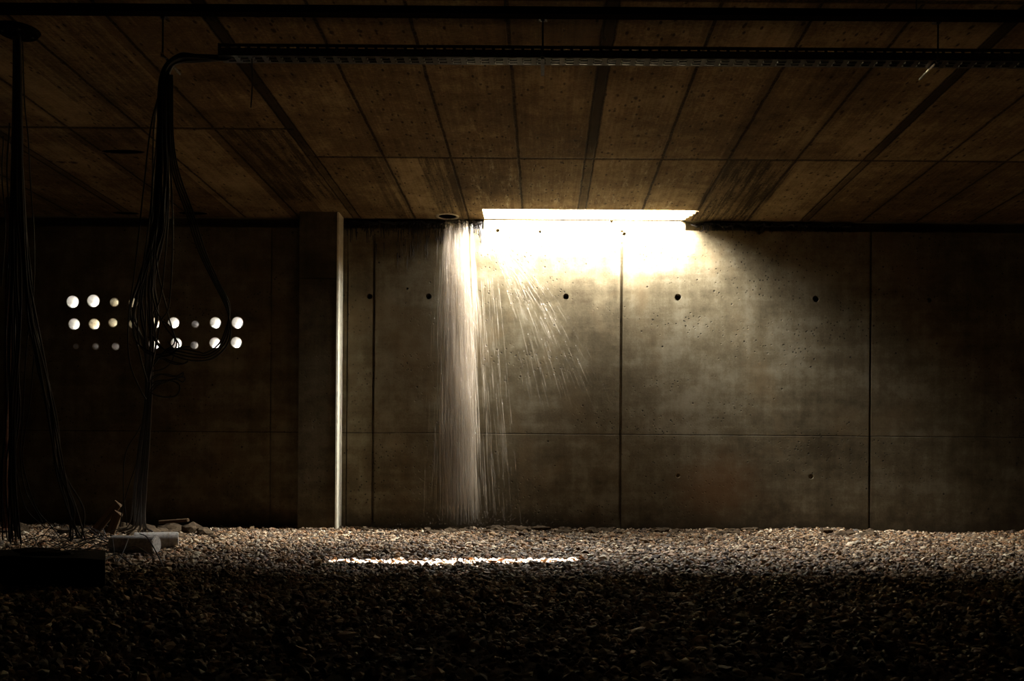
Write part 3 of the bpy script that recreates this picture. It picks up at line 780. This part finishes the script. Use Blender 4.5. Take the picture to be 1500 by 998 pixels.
# planks leaning in the left corner
def plank(px, py, Y, L, w, th, lean, turn, label):
    p = P(px, py, Y); bm = bmesh.new(); box(bm, -L/2, L/2, -th/2, th/2, 0, w)
    bmesh.ops.bevel(bm, geom=bm.edges[:], offset=0.004, segments=1, affect='EDGES')
    for v in bm.verts:
        if v.co.x > L*0.4: v.co.x += 0.05*noise.noise(Vector((0, v.co.y*30, v.co.z*20)))
    o = link('wooden_board', bm, 'wood'); o.rotation_euler = (math.radians(15), -lean, turn); o.location = p
    tag(o, label, 'board'); return o
plank(160, 764, 8.1, 0.34, 0.075, 0.022, math.radians(52), 0.1, 'longer weathered board leaning to the right behind the cement cylinders')
plank(174, 768, 8.0, 0.19, 0.07, 0.04, math.radians(68), -0.1, 'short orange brown board stub behind the cement cylinders')
plank(255, 766, 8.6, 0.26, 0.03, 0.02, math.radians(4), 0.2, 'flat splintered board lying on rubble right of the cable bundle')
# wall-foot rubble
def rub(px, py, r, sq, label, group=None, sub=2, seed=0, Y=None, name='rubble_piece'):
    Yg = Y or min(DW-0.06-r, H*F/(py-CY))
    p = P(px, py, Yg); o = link(name, rock(r, sq, sub, 0.55, seed), 'rubble')
    o.location = (p.x, Yg, ground_h(p.x, Yg)+r*sq[2]*0.45); o.rotation_euler = (0, 0, seed*1.3); tag(o, label, 'rubble', group); return o
LR = 'broken cement chunk in the low rubble ridge along the wall foot'; GR = 'rubble pieces along the wall foot'
for i in range(70):
    px = rc.choice([rc.uniform(650, 800), rc.uniform(500, 1000), rc.uniform(800, 1290)])
    rub(px, rc.uniform(778, 784), rc.uniform(0.025, 0.075), (1.4, 0.8, 0.45), LR, GR, 2, i)
rub(865, 783, 0.10, (1.0, 0.6, 0.5), 'pale flat cement flake sticking up at the wall foot under the middle joint', seed=81)
rub(1160, 800, 0.055, (1.5, 0.6, 0.35), 'flat dark stone lying on the gravel to the right', seed=83)
rub(28, 778, 0.09, (1, 1, 0.8), 'rounded cement lump at the foot of the rusty pipe', seed=84, Y=8.4)
LH = 'dark rubble chunk in the heap behind the cement cylinders'
for i in range(34):
    rub(rc.uniform(90, 330), rc.uniform(775, 785), rc.uniform(0.03, 0.1), (1.3, 0.9, 0.6), LH, 'rubble heap behind the cement cylinders', 2, 100+i, Y=rc.uniform(7.9, 9.0))
for i in range(16):
    rub(rc.uniform(80, 165), rc.uniform(795, 812), rc.uniform(0.02, 0.045), (1.5, 0.8, 0.5), 'angular chip among the wires left of the cement cylinders', 'chips among the wires', 2, 200+i)

# ================================================================ LIGHT
w = bpy.data.worlds.new('world'); S.world = w; w.use_nodes = True
bg = w.node_tree.nodes['Background']; bg.inputs[0].default_value = (1.0, 0.975, 0.92, 1)
wt = w.node_tree; tc = wt.nodes.new('ShaderNodeTexCoord'); sx = wt.nodes.new('ShaderNodeSeparateXYZ'); rp = wt.nodes.new('ShaderNodeValToRGB'); mu = wt.nodes.new('ShaderNodeMath')
wt.links.new(tc.outputs['Generated'], sx.inputs[0]); wt.links.new(sx.outputs['Z'], rp.inputs[0]); wt.links.new(rp.outputs[0], mu.inputs[0])
mu.operation = 'MULTIPLY'; mu.inputs[1].default_value = SKY; 
ma = wt.nodes.new('ShaderNodeMath'); ma.operation = 'MULTIPLY_ADD'; wt.links.new(sx.outputs['Y'], ma.inputs[0]); ma.inputs[1].default_value = -0.30; ma.inputs[2].default_value = 1.0
mm = wt.nodes.new('ShaderNodeMath'); mm.operation = 'MULTIPLY'; wt.links.new(mu.outputs[0], mm.inputs[0]); wt.links.new(ma.outputs[0], mm.inputs[1]); wt.links.new(mm.outputs[0], bg.inputs[1])
e = rp.color_ramp.elements; [e.new(0.5) for _ in range(6)]
for q, (p_, v_) in zip(e, ((0.0, 0.0035), (0.28, 0.005), (0.50, 0.55), (0.66, 0.95), (0.82, 0.85), (0.90, 0.36), (0.95, 0.10), (1.0, 0.035))): q.position = p_; q.color = (v_, v_, v_, 1)
pt = bpy.data.lights.new('opening_portal', 'AREA'); pt.shape = 'RECTANGLE'; pt.size = SX1-SX0+0.1; pt.size_y = DW-SY0+0.02
pt.cycles.is_portal = True
po = bpy.data.objects.new('opening_portal', pt); COL.objects.link(po); po.location = ((SX0+SX1)/2, (DW+SY0)/2, ZC+ST+0.005)
sun = bpy.data.lights.new('sun', 'SUN'); sun.energy = 260; sun.angle = math.radians(0.6); sun.color = (1, 0.96, 0.9)
so = bpy.data.objects.new('sun', sun); COL.objects.link(so)
so.rotation_euler = Vector((-0.247, -1.0, -1.0)).to_track_quat('-Z', 'Y').to_euler()
so.location = (2, 12, 8)

S.view_settings.view_transform = 'Standard'; S.view_settings.look = 'None'
S.view_settings.exposure = -0.2; S.view_settings.gamma = 1.0; S.view_settings.use_curve_mapping = False
cy = S.cycles
cy.use_denoising = True; cy.max_bounces = 6; cy.diffuse_bounces = 3; cy.glossy_bounces = 3; cy.transparent_max_bounces = 16; cy.use_adaptive_sampling = True; cy.adaptive_threshold = 0.02
cy.sample_clamp_indirect = 6.0; cy.caustics_reflective = False; cy.caustics_refractive = False
